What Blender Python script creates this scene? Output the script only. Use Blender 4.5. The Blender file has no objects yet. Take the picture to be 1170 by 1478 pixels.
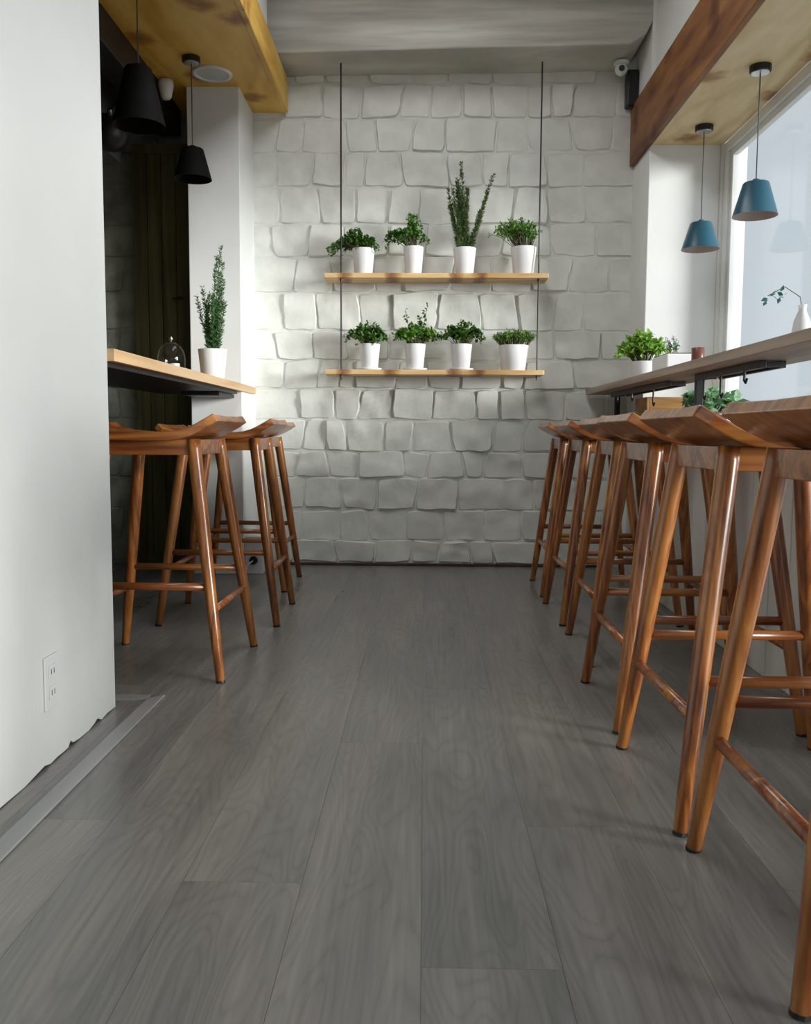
import bpy, bmesh, math, random
from mathutils import Vector, Matrix, noise
R = math.radians
rnd = random.Random(7)
S = bpy.context.scene
COL = S.collection

# ------------------------------------------------------------------ camera
FPX = 1280.0
cam_d = bpy.data.cameras.new('camera'); cam = bpy.data.objects.new('camera', cam_d); COL.objects.link(cam)
pitch, yaw, roll = math.atan(113/FPX), math.atan(27/FPX), R(0.3)
Fv = Vector((-math.sin(yaw)*math.cos(pitch), math.cos(yaw)*math.cos(pitch), -math.sin(pitch)))
Rv = Fv.cross(Vector((0, 0, 1))).normalized(); Uv = Rv.cross(Fv)
R2 = Rv*math.cos(roll) + Uv*math.sin(roll); U2 = -Rv*math.sin(roll) + Uv*math.cos(roll)
cam.matrix_world = Matrix(((R2.x, U2.x, -Fv.x, 0), (R2.y, U2.y, -Fv.y, 0), (R2.z, U2.z, -Fv.z, 0.75), (0, 0, 0, 1)))
cam_d.sensor_fit = 'VERTICAL'; cam_d.sensor_height = 24.0; cam_d.lens = FPX/1478*24.0; cam_d.clip_start = 0.02
S.camera = cam
# ------------------------------------------------------------------ world, sun, lamps
W = bpy.data.worlds.new('overcast_sky'); S.world = W; W.use_nodes = True
bg = W.node_tree.nodes['Background']; bg.inputs[0].default_value = (0.84, 0.93, 1.0, 1); bg.inputs[1].default_value = 0.76
def lamp(name, kind, energy, col, loc=(0, 0, 0), direction=(0, 0, -1), **kw):
    d = bpy.data.lights.new(name, kind); d.energy = energy; d.color = col
    for k, v in kw.items(): setattr(d, k, v)
    o = bpy.data.objects.new(name, d); COL.objects.link(o); o.location = loc
    o.rotation_euler = Vector(direction).to_track_quat('-Z', 'Y').to_euler()
    return o
lamp('sun', 'SUN', 4.8, (1.0, 0.99, 0.95), direction=(-1, 0.55, -0.13), angle=R(18))
lamp('shopfront_light', 'AREA', 3, (0.93, 0.97, 1.0), (0.1, -2.6, 1.9), (-0.08, 1, -0.12), shape='RECTANGLE', size=2.2, size_y=1.8)
lamp('ceiling_light', 'AREA', 25, (0.97, 0.98, 1.0), (-0.1, 3.0, 3.02), (0, 0, -1), shape='RECTANGLE', size=0.6, size_y=2.2)
S.view_settings.view_transform = 'Standard'; S.view_settings.look = 'None'
S.view_settings.exposure = 0.0; S.view_settings.gamma = 1.0; S.view_settings.use_curve_mapping = False

# ------------------------------------------------------------------ materials
class NT:
    def __init__(s, name):
        s.m = bpy.data.materials.new(name); s.m.use_nodes = True; s.t = s.m.node_tree; s.b = s.t.nodes['Principled BSDF']
    def n(s, typ, **kw):
        x = s.t.nodes.new(typ)
        for k, v in kw.items():
            if hasattr(x, k): setattr(x, k, v)
            else: x.inputs[k.replace('_', ' ')].default_value = v
        return x
    def l(s, a, b): s.t.links.new(a, b)
    def coords(s, scale=(1, 1, 1), kind='Object', rot=(0, 0, 0)):
        tc = s.n('ShaderNodeTexCoord'); mp = s.n('ShaderNodeMapping'); mp.inputs['Scale'].default_value = scale; mp.inputs['Rotation'].default_value = rot
        if kind == 'World':
            g = s.n('ShaderNodeNewGeometry'); s.l(g.outputs['Position'], mp.inputs[0])
        else: s.l(tc.outputs[kind], mp.inputs[0])
        return mp.outputs[0]
    def ramp(s, fac, stops):
        r = s.n('ShaderNodeValToRGB'); e = r.color_ramp.elements
        while len(e) < len(stops): e.new(0.5)
        for el, (p, c) in zip(e, stops): el.position = p; el.color = (*c, 1)
        s.l(fac, r.inputs[0]); return r.outputs[0]
    def bump(s, h, strength=0.3, dist=0.01):
        b = s.n('ShaderNodeBump'); b.inputs['Strength'].default_value = strength; b.inputs['Distance'].default_value = dist
        s.l(h, b.inputs['Height']); s.l(b.outputs[0], s.b.inputs['Normal'])
    def mix(s, f, a, b, mode='MIX'):
        m = s.n('ShaderNodeMixRGB', blend_type=mode)
        for i, v in ((0, f), (1, a), (2, b)):
            if hasattr(v, 'links'): s.l(v, m.inputs[i])
            else: m.inputs[i].default_value = v if i == 0 else (*v, 1)
        return m.outputs[0]
def noisy(name, c1, c2, scale=5, rough=0.6, stretch=(1, 1, 1), bump=0.15, bd=0.004, detail=5, spec=0.5, metal=0.0, kind='World'):
    t = NT(name); v = t.coords(stretch, kind)
    nz = t.n('ShaderNodeTexNoise'); nz.inputs['Scale'].default_value = scale; nz.inputs['Detail'].default_value = detail; t.l(v, nz.inputs[0])
    t.l(t.ramp(nz.outputs[0], [(0.35, c1), (0.65, c2)]), t.b.inputs['Base Color'])
    t.b.inputs['Roughness'].default_value = rough; t.b.inputs['Specular IOR Level'].default_value = spec; t.b.inputs['Metallic'].default_value = metal
    if bump: t.bump(nz.outputs[0], bump, bd)
    return t.m
def wood(name, c1, c2, c3, axis='x', scale=6, rough=0.4, kind='Object', knots=False, coat=0.0, stretch=0.06, rand=0.0):
    t = NT(name); st = {'x': (stretch, 1, 1), 'y': (1, stretch, 1), 'z': (1, 1, stretch)}[axis]
    v = t.coords(st, kind)
    if rand:
        oi = t.n('ShaderNodeObjectInfo'); add = t.n('ShaderNodeVectorMath', operation='ADD'); mul = t.n('ShaderNodeVectorMath', operation='SCALE')
        comb = t.n('ShaderNodeCombineXYZ'); t.l(oi.outputs['Random'], comb.inputs[0]); t.l(oi.outputs['Random'], comb.inputs[2])
        t.l(comb.outputs[0], mul.inputs[0]); mul.inputs['Scale'].default_value = 37; t.l(v, add.inputs[0]); t.l(mul.outputs[0], add.inputs[1]); v = add.outputs[0]
    n1 = t.n('ShaderNodeTexNoise'); n1.inputs['Scale'].default_value = scale; n1.inputs['Detail'].default_value = 3; n1.inputs['Distortion'].default_value = 0.6; t.l(v, n1.inputs[0])
    mm = t.n('ShaderNodeMath', operation='MULTIPLY'); t.l(n1.outputs[0], mm.inputs[0]); mm.inputs[1].default_value = 9
    fr = t.n('ShaderNodeMath', operation='PINGPONG'); t.l(mm.outputs[0], fr.inputs[0]); fr.inputs[1].default_value = 1
    n2 = t.n('ShaderNodeTexNoise'); n2.inputs['Scale'].default_value = scale*9; n2.inputs['Detail'].default_value = 4; t.l(v, n2.inputs[0])
    a = t.mix(0.5, fr.outputs[0], n2.outputs[0]) if False else None
    av = t.n('ShaderNodeMath', operation='MULTIPLY_ADD'); t.l(fr.outputs[0], av.inputs[0]); av.inputs[1].default_value = 0.45
    h2 = t.n('ShaderNodeMath', operation='MULTIPLY'); t.l(n2.outputs[0], h2.inputs[0]); h2.inputs[1].default_value = 0.55; t.l(h2.outputs[0], av.inputs[2])
    c = t.ramp(av.outputs[0], [(0.2, c1), (0.5, c2), (0.8, c3)])
    if knots:
        vo = t.n('ShaderNodeTexVoronoi'); kc = t.coords((1, 1, 1), kind)
        sp = t.n('ShaderNodeSeparateXYZ'); t.l(kc, sp.inputs[0]); nd = t.n('ShaderNodeTexNoise'); nd.inputs['Scale'].default_value = 14; t.l(kc, nd.inputs[0])
        if knots == '1D':
            vo.voronoi_dimensions = '1D'; vo.inputs['Scale'].default_value = 4.2
            ad = t.n('ShaderNodeMath', operation='MULTIPLY_ADD'); t.l(nd.outputs[0], ad.inputs[0]); ad.inputs[1].default_value = 0.07; t.l(sp.outputs[0], ad.inputs[2]); t.l(ad.outputs[0], vo.inputs['W'])
        else:
            vo.voronoi_dimensions = '2D'; vo.inputs['Scale'].default_value = 2.3; cb = t.n('ShaderNodeCombineXYZ')
            t.l(sp.outputs[1], cb.inputs[0]); t.l(sp.outputs[2 if knots == 'YZ' else 0], cb.inputs[1])
            dv = t.n('ShaderNodeVectorMath', operation='MULTIPLY_ADD'); t.l(nd.outputs['Color'], dv.inputs[0]); dv.inputs[1].default_value = (0.10,)*3; t.l(cb.outputs[0], dv.inputs[2]); t.l(dv.outputs[0], vo.inputs[0])
        k = t.ramp(vo.outputs['Distance'], [(0.0, (0.2, 0.09, 0.04)), (0.10, (0.50, 0.30, 0.15)), (0.20, (1, 1, 1))])
        c = t.mix(0.85, c, k, 'MULTIPLY')
    t.l(c, t.b.inputs['Base Color']); t.b.inputs['Roughness'].default_value = rough
    t.b.inputs['Coat Weight'].default_value = coat; t.b.inputs['Coat Roughness'].default_value = 0.2
    t.bump(av.outputs[0], 0.12, 0.002)
    return t.m
M = {}
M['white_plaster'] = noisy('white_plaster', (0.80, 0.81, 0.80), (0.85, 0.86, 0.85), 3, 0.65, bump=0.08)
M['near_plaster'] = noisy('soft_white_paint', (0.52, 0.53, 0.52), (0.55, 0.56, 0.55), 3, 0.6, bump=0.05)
M['white_stone'] = noisy('white_painted_stone', (0.70, 0.71, 0.665), (0.80, 0.81, 0.765), 9, 0.5, bump=0.55, bd=0.012, detail=7)
M['mortar'] = noisy('white_painted_mortar', (0.68, 0.69, 0.65), (0.76, 0.77, 0.73), 14, 0.6, bump=0.5, bd=0.01, detail=6)
M['shaded_stone'] = noisy('shade_toned_stone', (0.20, 0.205, 0.17), (0.36, 0.37, 0.32), 9, 0.6, bump=0.6, bd=0.012, detail=7)  # white stone wall inside the alcove, its shade put into the colour
M['alcove'] = noisy('shade_toned_plaster', (0.035, 0.035, 0.022), (0.06, 0.058, 0.035), 5, 0.6, bump=0.3)  # alcove shade put into the wall colour as dark olive
M['ceiling'] = noisy('grey_ceiling', (0.50, 0.50, 0.48), (0.58, 0.58, 0.56), 3, 0.8)
M['concrete'] = noisy('board_marked_concrete', (0.42, 0.40, 0.35), (0.68, 0.66, 0.60), 3.5, 0.75, (0.35, 1, 4.5), 0.35, 0.006, 8)
M['cream'] = noisy('cream_paint', (0.74, 0.73, 0.68), (0.80, 0.79, 0.74), 4, 0.5, bump=0.05)
M['plywood'] = wood('plywood_pale', (0.62, 0.45, 0.22), (0.76, 0.58, 0.32), (0.84, 0.69, 0.44), 'y', 3.2, 0.5, 'World', True, stretch=0.25)
M['plywood_amber'] = wood('plywood_amber', (0.55, 0.29, 0.03), (0.72, 0.43, 0.07), (0.80, 0.55, 0.15), 'y', 2.6, 0.5, 'World', True, stretch=0.25)
M['beam_wood'] = wood('red_brown_board', (0.07, 0.018, 0.005), (0.20, 0.07, 0.018), (0.30, 0.13, 0.035), 'y', 3, 0.55, 'World', 'YZ', stretch=0.2)
M['stool_wood'] = wood('chestnut_stool_wood', (0.12, 0.028, 0.006), (0.32, 0.098, 0.017), (0.48, 0.19, 0.04), 'z', 14, 0.34, 'Object', coat=0.7, rand=1)
M['seat_wood'] = wood('chestnut_seat_wood', (0.13, 0.030, 0.007), (0.31, 0.092, 0.017), (0.48, 0.19, 0.04), 'x', 10, 0.34, 'Object', coat=0.7, rand=1)
M['counter_wood'] = wood('honey_counter_wood', (0.46, 0.27, 0.12), (0.62, 0.41, 0.22), (0.70, 0.50, 0.30), 'y', 5, 0.4, 'World', stretch=0.06)
M['counter_grey'] = wood('grey_brown_counter_wood', (0.20, 0.14, 0.10), (0.30, 0.23, 0.17), (0.40, 0.32, 0.25), 'y', 5, 0.45, 'World', stretch=0.06)
M['shelf_wood'] = wood('pine_shelf_wood', (0.50, 0.27, 0.09), (0.68, 0.44, 0.20), (0.76, 0.54, 0.29), 'x', 5, 0.45, 'Object', '1D', stretch=0.15)
M['crate_wood'] = wood('amber_crate_wood', (0.25, 0.12, 0.03), (0.42, 0.22, 0.06), (0.5, 0.3, 0.1), 'x', 6, 0.5, 'World')
M['panel_wood'] = wood('shade_toned_olive_wood', (0.04, 0.037, 0.012), (0.08, 0.075, 0.022), (0.11, 0.10, 0.032), 'z', 5, 0.6, 'World')  # olive tone carries the shade beside the column
M['panel_frame'] = wood('shade_toned_brown_wood', (0.010, 0.006, 0.004), (0.02, 0.012, 0.008), (0.035, 0.02, 0.012), 'z', 5, 0.6, 'World')  # darkest strip by the column, shade put into the colour
M['black_metal'] = noisy('black_metal', (0.006, 0.006, 0.007), (0.012, 0.012, 0.014), 20, 0.45, bump=0.02)
M['black_shade'] = noisy('matt_black_shade', (0.0025, 0.0025, 0.0025), (0.004, 0.004, 0.004), 20, 0.7, bump=0.02, spec=0.1)
M['blue_shade'] = noisy('teal_blue_lacquer', (0.018, 0.085, 0.135), (0.024, 0.105, 0.16), 6, 0.35, bump=0.0)
M['shade_inside'] = noisy('shade_lining', (0.42, 0.33, 0.30), (0.46, 0.37, 0.34), 6, 0.5, bump=0.0)
M['cord'] = noisy('grey_cord', (0.05, 0.05, 0.05), (0.08, 0.08, 0.08), 30, 0.6, bump=0.0)
M['steel'] = noisy('brushed_steel', (0.5, 0.5, 0.5), (0.6, 0.6, 0.6), 30, 0.3, metal=1.0, bump=0.0)
M['ceramic'] = noisy('white_ceramic', (0.82, 0.82, 0.83), (0.86, 0.86, 0.87), 5, 0.35, bump=0.0)
M['soil'] = noisy('dark_soil', (0.02, 0.013, 0.008), (0.05, 0.03, 0.02), 60, 0.9, bump=0.6)
M['white_plastic'] = noisy('white_plastic', (0.75, 0.76, 0.76), (0.78, 0.79, 0.79), 6, 0.3, bump=0.0)
M['diffuser'] = noisy('frosted_diffuser', (0.55, 0.58, 0.58), (0.58, 0.61, 0.61), 6, 0.5, bump=0.0)
M['window_frame'] = noisy('white_window_frame', (0.78, 0.79, 0.79), (0.82, 0.83, 0.83), 6, 0.35, bump=0.0)
M['baseboard'] = noisy('dark_brown_base_strip', (0.04, 0.02, 0.015), (0.07, 0.035, 0.025), 9, 0.5)
M['strip'] = noisy('pale_floor_strip', (0.22, 0.225, 0.22), (0.30, 0.30, 0.29), 12, 0.4, (1, 0.1, 1))
M['shadow_gap'] = noisy('dark_gap_shade', (0.015, 0.017, 0.02), (0.04, 0.045, 0.05), 30, 0.9)  # shade painted dark for the wall foot gap and the outlet slots
M['subfloor'] = noisy('plank_joint_grey', (0.14, 0.136, 0.13), (0.17, 0.166, 0.16), 30, 0.6)
M['pavement'] = noisy('pale_pavement', (0.55, 0.55, 0.53), (0.65, 0.65, 0.63), 4, 0.8)
M['terracotta'] = noisy('dark_red_glass', (0.16, 0.055, 0.04), (0.20, 0.075, 0.055), 12, 0.3, bump=0.0)
M['duct'] = noisy('grey_green_sheet_metal', (0.16, 0.19, 0.18), (0.22, 0.25, 0.24), 6, 0.5)
def leafm(name, c1, c2, rough=0.5):
    t = NT(name); g = t.n('ShaderNodeNewGeometry')
    t.l(t.ramp(g.outputs['Random Per Island'], [(0.0, c1), (1.0, c2)]), t.b.inputs['Base Color'])
    t.b.inputs['Roughness'].default_value = rough; t.b.inputs['Specular IOR Level'].default_value = 0.3
    t.b.inputs['Subsurface Weight'].default_value = 0.0
    tr = t.n('ShaderNodeBsdfTranslucent'); mx = t.n('ShaderNodeMixShader'); mx.inputs[0].default_value = 0.25
    t.l(t.ramp(g.outputs['Random Per Island'], [(0.0, c1), (1.0, c2)]), tr.inputs[0])
    t.l(t.b.outputs[0], mx.inputs[1]); t.l(tr.outputs[0], mx.inputs[2]); t.l(mx.outputs[0], t.t.nodes['Material Output'].inputs[0])
    return t.m
M['leaf_dark'] = leafm('dark_green_leaves', (0.015, 0.065, 0.010), (0.12, 0.28, 0.04))
M['leaf_mid'] = leafm('mid_green_leaves', (0.04, 0.14, 0.015), (0.22, 0.44, 0.07))
M['leaf_olive'] = leafm('rosemary_leaves', (0.035, 0.08, 0.02), (0.16, 0.25, 0.08))
M['leaf_bright'] = leafm('bright_green_leaves', (0.12, 0.32, 0.03), (0.40, 0.62, 0.12))
M['leaf_pale'] = leafm('variegated_leaves', (0.04, 0.20, 0.05), (0.50, 0.72, 0.48))
M['stem'] = noisy('brown_green_stem', (0.05, 0.045, 0.015), (0.09, 0.08, 0.03), 30, 0.7, bump=0.0)
def glassm():
    t = NT('clear_glass'); tr = t.n('ShaderNodeBsdfTransparent'); tr.inputs[0].default_value = (0.97, 0.98, 0.98, 1)
    gl = t.n('ShaderNodeBsdfGlossy'); gl.inputs['Roughness'].default_value = 0.02; lw = t.n('ShaderNodeLayerWeight'); pw = t.n('ShaderNodeMath', operation='POWER'); t.l(lw.outputs['Facing'], pw.inputs[0]); pw.inputs[1].default_value = 5
    lw.inputs[0].default_value = 0.5; fr = t.n('ShaderNodeMath', operation='MULTIPLY_ADD'); t.l(pw.outputs[0], fr.inputs[0]); fr.inputs[1].default_value = 0.4; fr.inputs[2].default_value = 0.03
    mx = t.n('ShaderNodeMixShader'); t.l(fr.outputs[0], mx.inputs[0]); t.l(tr.outputs[0], mx.inputs[1]); t.l(gl.outputs[0], mx.inputs[2])
    t.l(mx.outputs[0], t.t.nodes['Material Output'].inputs[0]); return t.m
M['glass'] = glassm()
def floor_mat():
    t = NT('grey_oak_vinyl'); oi = t.n('ShaderNodeObjectInfo')
    g = t.n('ShaderNodeNewGeometry'); mul = t.n('ShaderNodeVectorMath', operation='SCALE'); comb = t.n('ShaderNodeCombineXYZ')
    t.l(oi.outputs['Random'], comb.inputs[0]); t.l(oi.outputs['Random'], comb.inputs[1]); t.l(comb.outputs[0], mul.inputs[0]); mul.inputs['Scale'].default_value = 53
    add = t.n('ShaderNodeVectorMath', operation='ADD'); t.l(g.outputs['Position'], add.inputs[0]); t.l(mul.outputs[0], add.inputs[1])
    def mp(sc):
        m = t.n('ShaderNodeMapping'); m.inputs['Scale'].default_value = sc; t.l(add.outputs[0], m.inputs[0]); return m.outputs[0]
    n1 = t.n('ShaderNodeTexNoise'); n1.inputs['Scale'].default_value = 2.2; n1.inputs['Detail'].default_value = 1.5; n1.inputs['Distortion'].default_value = 0.3; t.l(mp((3.6, 0.6, 1)), n1.inputs[0])
    m1 = t.n('ShaderNodeMath', operation='MULTIPLY'); t.l(n1.outputs[0], m1.inputs[0]); m1.inputs[1].default_value = 42
    pp = t.n('ShaderNodeMath', operation='PINGPONG'); t.l(m1.outputs[0], pp.inputs[0]); pp.inputs[1].default_value = 1
    n2 = t.n('ShaderNodeTexNoise'); n2.inputs['Scale'].default_value = 60; n2.inputs['Detail'].default_value = 5; t.l(mp((1.6, 0.05, 1)), n2.inputs[0])
    n3 = t.n('ShaderNodeTexNoise'); n3.inputs['Scale'].default_value = 3.5; n3.inputs['Detail'].default_value = 2; t.l(mp((2.5, 0.3, 1)), n3.inputs[0])
    base = t.ramp(n3.outputs[0], [(0.3, (0.155, 0.153, 0.147)), (0.7, (0.235, 0.222, 0.208))])
    gr = t.ramp(pp.outputs[0], [(0.0, (0.84, 0.84, 0.84)), (0.35, (1, 1, 1)), (1.0, (1.07, 1.07, 1.07))])
    fi = t.ramp(n2.outputs[0], [(0.3, (0.80, 0.80, 0.80)), (0.7, (1.12, 1.12, 1.12))])
    c = t.mix(0.8, base, gr, 'MULTIPLY'); c = t.mix(0.9, c, fi, 'MULTIPLY')
    tone = t.ramp(oi.outputs['Random'], [(0.0, (0.93, 0.95, 0.95)), (1.0, (1.06, 1.04, 1.01))])
    c = t.mix(1.0, c, tone, 'MULTIPLY')
    t.l(c, t.b.inputs['Base Color'])
    t.l(t.ramp(n3.outputs[0], [(0.3, (0.27,)*3), (0.7, (0.38,)*3)]), t.b.inputs['Roughness'])
    t.bump(n2.outputs[0], 0.06, 0.001); return t.m
M['floor'] = floor_mat()

# ------------------------------------------------------------------ mesh helpers
def obj(name, bm, mat, parent=None, smooth=False, label=None, bevel=0):
    me = bpy.data.meshes.new(name); bmesh.ops.recalc_face_normals(bm, faces=bm.faces[:]); bm.to_mesh(me); bm.free()
    if mat: me.materials.append(M[mat] if isinstance(mat, str) else mat)
    if smooth:
        for p in me.polygons: p.use_smooth = True
    o = bpy.data.objects.new(name, me); COL.objects.link(o)
    if parent: o.parent = parent
    if label: o['label'] = label
    if bevel:
        b = o.modifiers.new('bevel', 'BEVEL'); b.width = bevel; b.segments = 2; b.limit_method = 'ANGLE'
    return o
def thing(name, label, cat, loc=(0, 0, 0), rz=0, group=None):
    o = bpy.data.objects.new(name, None); COL.objects.link(o); o.location = loc; o.rotation_euler = (0, 0, rz); o.empty_display_size = 0.05
    return tag(o, label, cat, group)
def tag(o, label, cat, group=None):
    o['label'] = label; o['category'] = cat
    if group: o['group'] = group
    return o
def struct(o, label=None):
    o['kind'] = 'structure'
    if label: o['label'] = label
    return o
def box(bm, x0, x1, y0, y1, z0, z1):
    v = [bm.verts.new((x, y, z)) for x in (x0, x1) for y in (y0, y1) for z in (z0, z1)]
    for f in ((0, 1, 3, 2), (4, 6, 7, 5), (0, 4, 5, 1), (2, 3, 7, 6), (0, 2, 6, 4), (1, 5, 7, 3)): bm.faces.new([v[i] for i in f])
    return bm
def B(*a): return box(bmesh.new(), *a)
def prism(bm, pts, z0, z1):
    a = [bm.verts.new((x, y, z0)) for x, y in pts]; b = [bm.verts.new((x, y, z1)) for x, y in pts]; n = len(pts)
    bm.faces.new(a[::-1]); bm.faces.new(b)
    for i in range(n): bm.faces.new((a[i], a[(i+1) % n], b[(i+1) % n], b[i]))
    return bm
def lathe(bm, prof, seg=28, c=(0, 0, 0), cap0=False, cap1=False):
    rings = []
    for r, z in prof: rings.append([bm.verts.new((c[0]+r*math.cos(2*math.pi*i/seg), c[1]+r*math.sin(2*math.pi*i/seg), c[2]+z)) for i in range(seg)])
    for a, b in zip(rings, rings[1:]):
        for i in range(seg): bm.faces.new((a[i], a[(i+1) % seg], b[(i+1) % seg], b[i]))
    if cap0: bm.faces.new(rings[0][::-1])
    if cap1: bm.faces.new(rings[-1])
    return bm
def tube(bm, pts, rads, seg=8, caps=True):
    pts = [Vector(p) for p in pts]
    if not hasattr(rads, '__len__'): rads = [rads]*len(pts)
    rings = []
    for i, p in enumerate(pts):
        d = (pts[min(i+1, len(pts)-1)] - pts[max(i-1, 0)]).normalized()
        up = Vector((0, 0, 1)) if abs(d.z) < 0.9 else Vector((1, 0, 0))
        s = d.cross(up).normalized(); t = s.cross(d)
        rings.append([bm.verts.new(p + (s*math.cos(2*math.pi*k/seg) + t*math.sin(2*math.pi*k/seg))*rads[i]) for k in range(seg)])
    for a, b in zip(rings, rings[1:]):
        for k in range(seg): bm.faces.new((a[k], a[(k+1) % seg], b[(k+1) % seg], b[k]))
    if caps: bm.faces.new(rings[0][::-1]); bm.faces.new(rings[-1])
    return bm
def dup(root, loc, rz=0, label=None):
    r = root.copy(); COL.objects.link(r); r.location = loc; r.rotation_euler = (0, 0, rz)
    if label: r['label'] = label
    for ch in list(root.children):
        c = ch.copy(); COL.objects.link(c); c.parent = r
        for g in list(ch.children):
            d = g.copy(); COL.objects.link(d); d.parent = c
    return r

YB = 5.03          # face of the stone wall
ZC = 3.10          # ceiling
# ------------------------------------------------------------------ floor of single planks
fl = struct(obj('floor', B(-2.3, 1.75, -3.4, 5.3, -0.12, -0.012), 'subfloor'))
pm = {}
x = -2.2; k = 0
while x < 1.6:
    off = [0.0, 0.47, 0.93, 0.21, 0.70][k % 5]
    y = -3.4 + off - 1.4
    while y < 5.06:
        y0, y1 = max(y, -3.4), min(y+1.38, 5.08)
        if y1-y0 > 0.05:
            bm = B(x+0.00025, x+0.19975, y0+0.00025, y1-0.00025, -0.012, 0.0)
            obj('plank', bm, 'floor', fl)
        y += 1.38
    x += 0.2; k += 1
# pale strip set in the floor beside the near wall
st = obj('trim_1', prism(bmesh.new(), [(-0.775, -0.5), (-0.735, -0.5), (-0.735, 2.46), (-0.775, 2.42)], 0.0, 0.006), 'strip', bevel=0.002); struct(st)
st = obj('trim_2', B(-1.45, -0.775, 2.415, 2.455, 0.0, 0.006), 'strip'); struct(st)
# ------------------------------------------------------------------ stone wall
wb = struct(obj('wall_back', B(-1.22, 1.75, YB, YB+0.22, -0.02, ZC), 'mortar'))
wd = struct(obj('wall_back_alcove', B(-2.2, -1.22, YB, YB+0.22, -0.02, ZC), 'shaded_stone'))
def X(px): return (px-612.5)*YB/1280*1.003
def Z(py): return 0.75 + (626.5-py)*YB/1280
rows = [105, 144, 189, 235, 282, 333, 378, 427, 481, 522, 563, 607, 652, 690, 736, 781, 815.5]
joints = [[352, 392, 430, 469, 531, 591, 642, 702, 770, 846, 912], [352, 410, 468, 522, 578, 618, 662, 702, 752, 784, 814, 875, 912], [352, 403, 440, 500, 542, 593, 638, 709, 752, 814, 870, 912],
          [352, 403, 453, 498, 527, 578, 642, 690, 727, 779, 831, 912], [352, 407, 462, 513, 560, 604, 668, 734, 781, 833, 912], [352, 396, 448, 497, 560, 612, 668, 720, 787, 850, 912],
          [352, 428, 480, 540, 584, 650, 705, 758, 816, 870, 912], [352, 411, 458, 520, 566, 630, 690, 742, 794, 836, 912], [352, 400, 452, 500, 561, 610, 672, 730, 794, 860, 912],
          [352, 411, 460, 490, 513, 573, 615, 663, 721, 754, 823, 912], [352, 433, 483, 520, 567, 624, 685, 719, 755, 812, 868, 912], [352, 400, 440, 471, 500, 555, 595, 651, 710, 754, 820, 865, 912],
          [352, 395, 430, 473, 518, 582, 618, 668, 699, 752, 815, 870, 912], [352, 390, 439, 492, 544, 602, 661, 769, 830, 880, 912], [352, 400, 435, 491, 531, 587, 640, 699, 752, 810, 866, 912],
          [352, 420, 484, 542, 595, 635, 680, 712, 790, 850, 912]]
def stone_mesh(q, seed, depth):
    # q: four corners (x,z) bl, br, tr, tl; steep narrow rim, broken nearly flat face
    bm = bmesh.new(); W_ = abs(q[1][0]-q[0][0]); H_ = abs(q[2][1]-q[1][1])
    def steps(L, n):
        e = 0.007/L
        return [0.0, e] + [e + (1-2*e)*i/n for i in range(1, n)] + [1-e, 1.0]
    us, ws = steps(W_, max(4, int(W_/0.03))), steps(H_, 6)
    tx, tz = rnd.uniform(-0.9, 0.9), rnd.uniform(-0.6, 0.9); g = []
    rg = rnd.choice((0.002, 0.004, 0.010, 0.014)); fx, fd = rnd.uniform(-0.6, 0.6), rnd.uniform(0.0, 0.007)
    for w in ws:
        r = []
        for u in us:
            x0 = (q[0][0]*(1-u)+q[1][0]*u)*(1-w) + (q[3][0]*(1-u)+q[2][0]*u)*w
            z0 = (q[0][1]*(1-u)+q[1][1]*u)*(1-w) + (q[3][1]*(1-u)+q[2][1]*u)*w
            cu, cw = 2*u-1, 2*w-1; cr = (abs(cu)**9)*(abs(cw)**9)*0.010
            wob = noise.noise(Vector((x0*14+seed, z0*14, 1.3)))*0.009; wob2 = noise.noise(Vector((x0*14, z0*14+seed, 7.7)))*0.009
            edge = 0.0 if (u in (0.0, 1.0) or w in (0.0, 1.0)) else 1.0
            rough = noise.fractal(Vector((x0*11, z0*11, seed)), 0.7, 2.1, 5)
            d = depth*(1+0.45*tx*cu+0.4*tz*cw) + rg*rough - (fd if cu*0.8+cw*0.5 > fx+0.5 else 0)
            r.append(bm.verts.new((x0-cr*(1 if cu > 0 else -1)+wob, YB+0.001-max(d, 0.0015)*edge, z0-cr*(1 if cw > 0 else -1)+wob2)))
        g.append(r)
    for j in range(len(ws)-1):
        for i in range(len(us)-1): bm.faces.new((g[j][i], g[j][i+1], g[j+1][i+1], g[j+1][i]))
    nu, nw = len(us)-1, len(ws)-1
    for e in bm.edges:
        a, b = e.verts; i1, j1 = a.index, b.index
        e.smooth = True
    bm.verts.index_update()
    for j in range(1, nw):
        for i in range(1, nu):
            v = g[j][i]
            for e in v.link_edges:
                o = e.other_vert(v); k = o.index; jj, ii = divmod(k, nu+1)
                if 0 < ii < nu and 0 < jj < nw and ((i == ii and i in (1, nu-1)) or (j == jj and j in (1, nw-1))): e.smooth = False
    return bm
seed = 0
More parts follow.
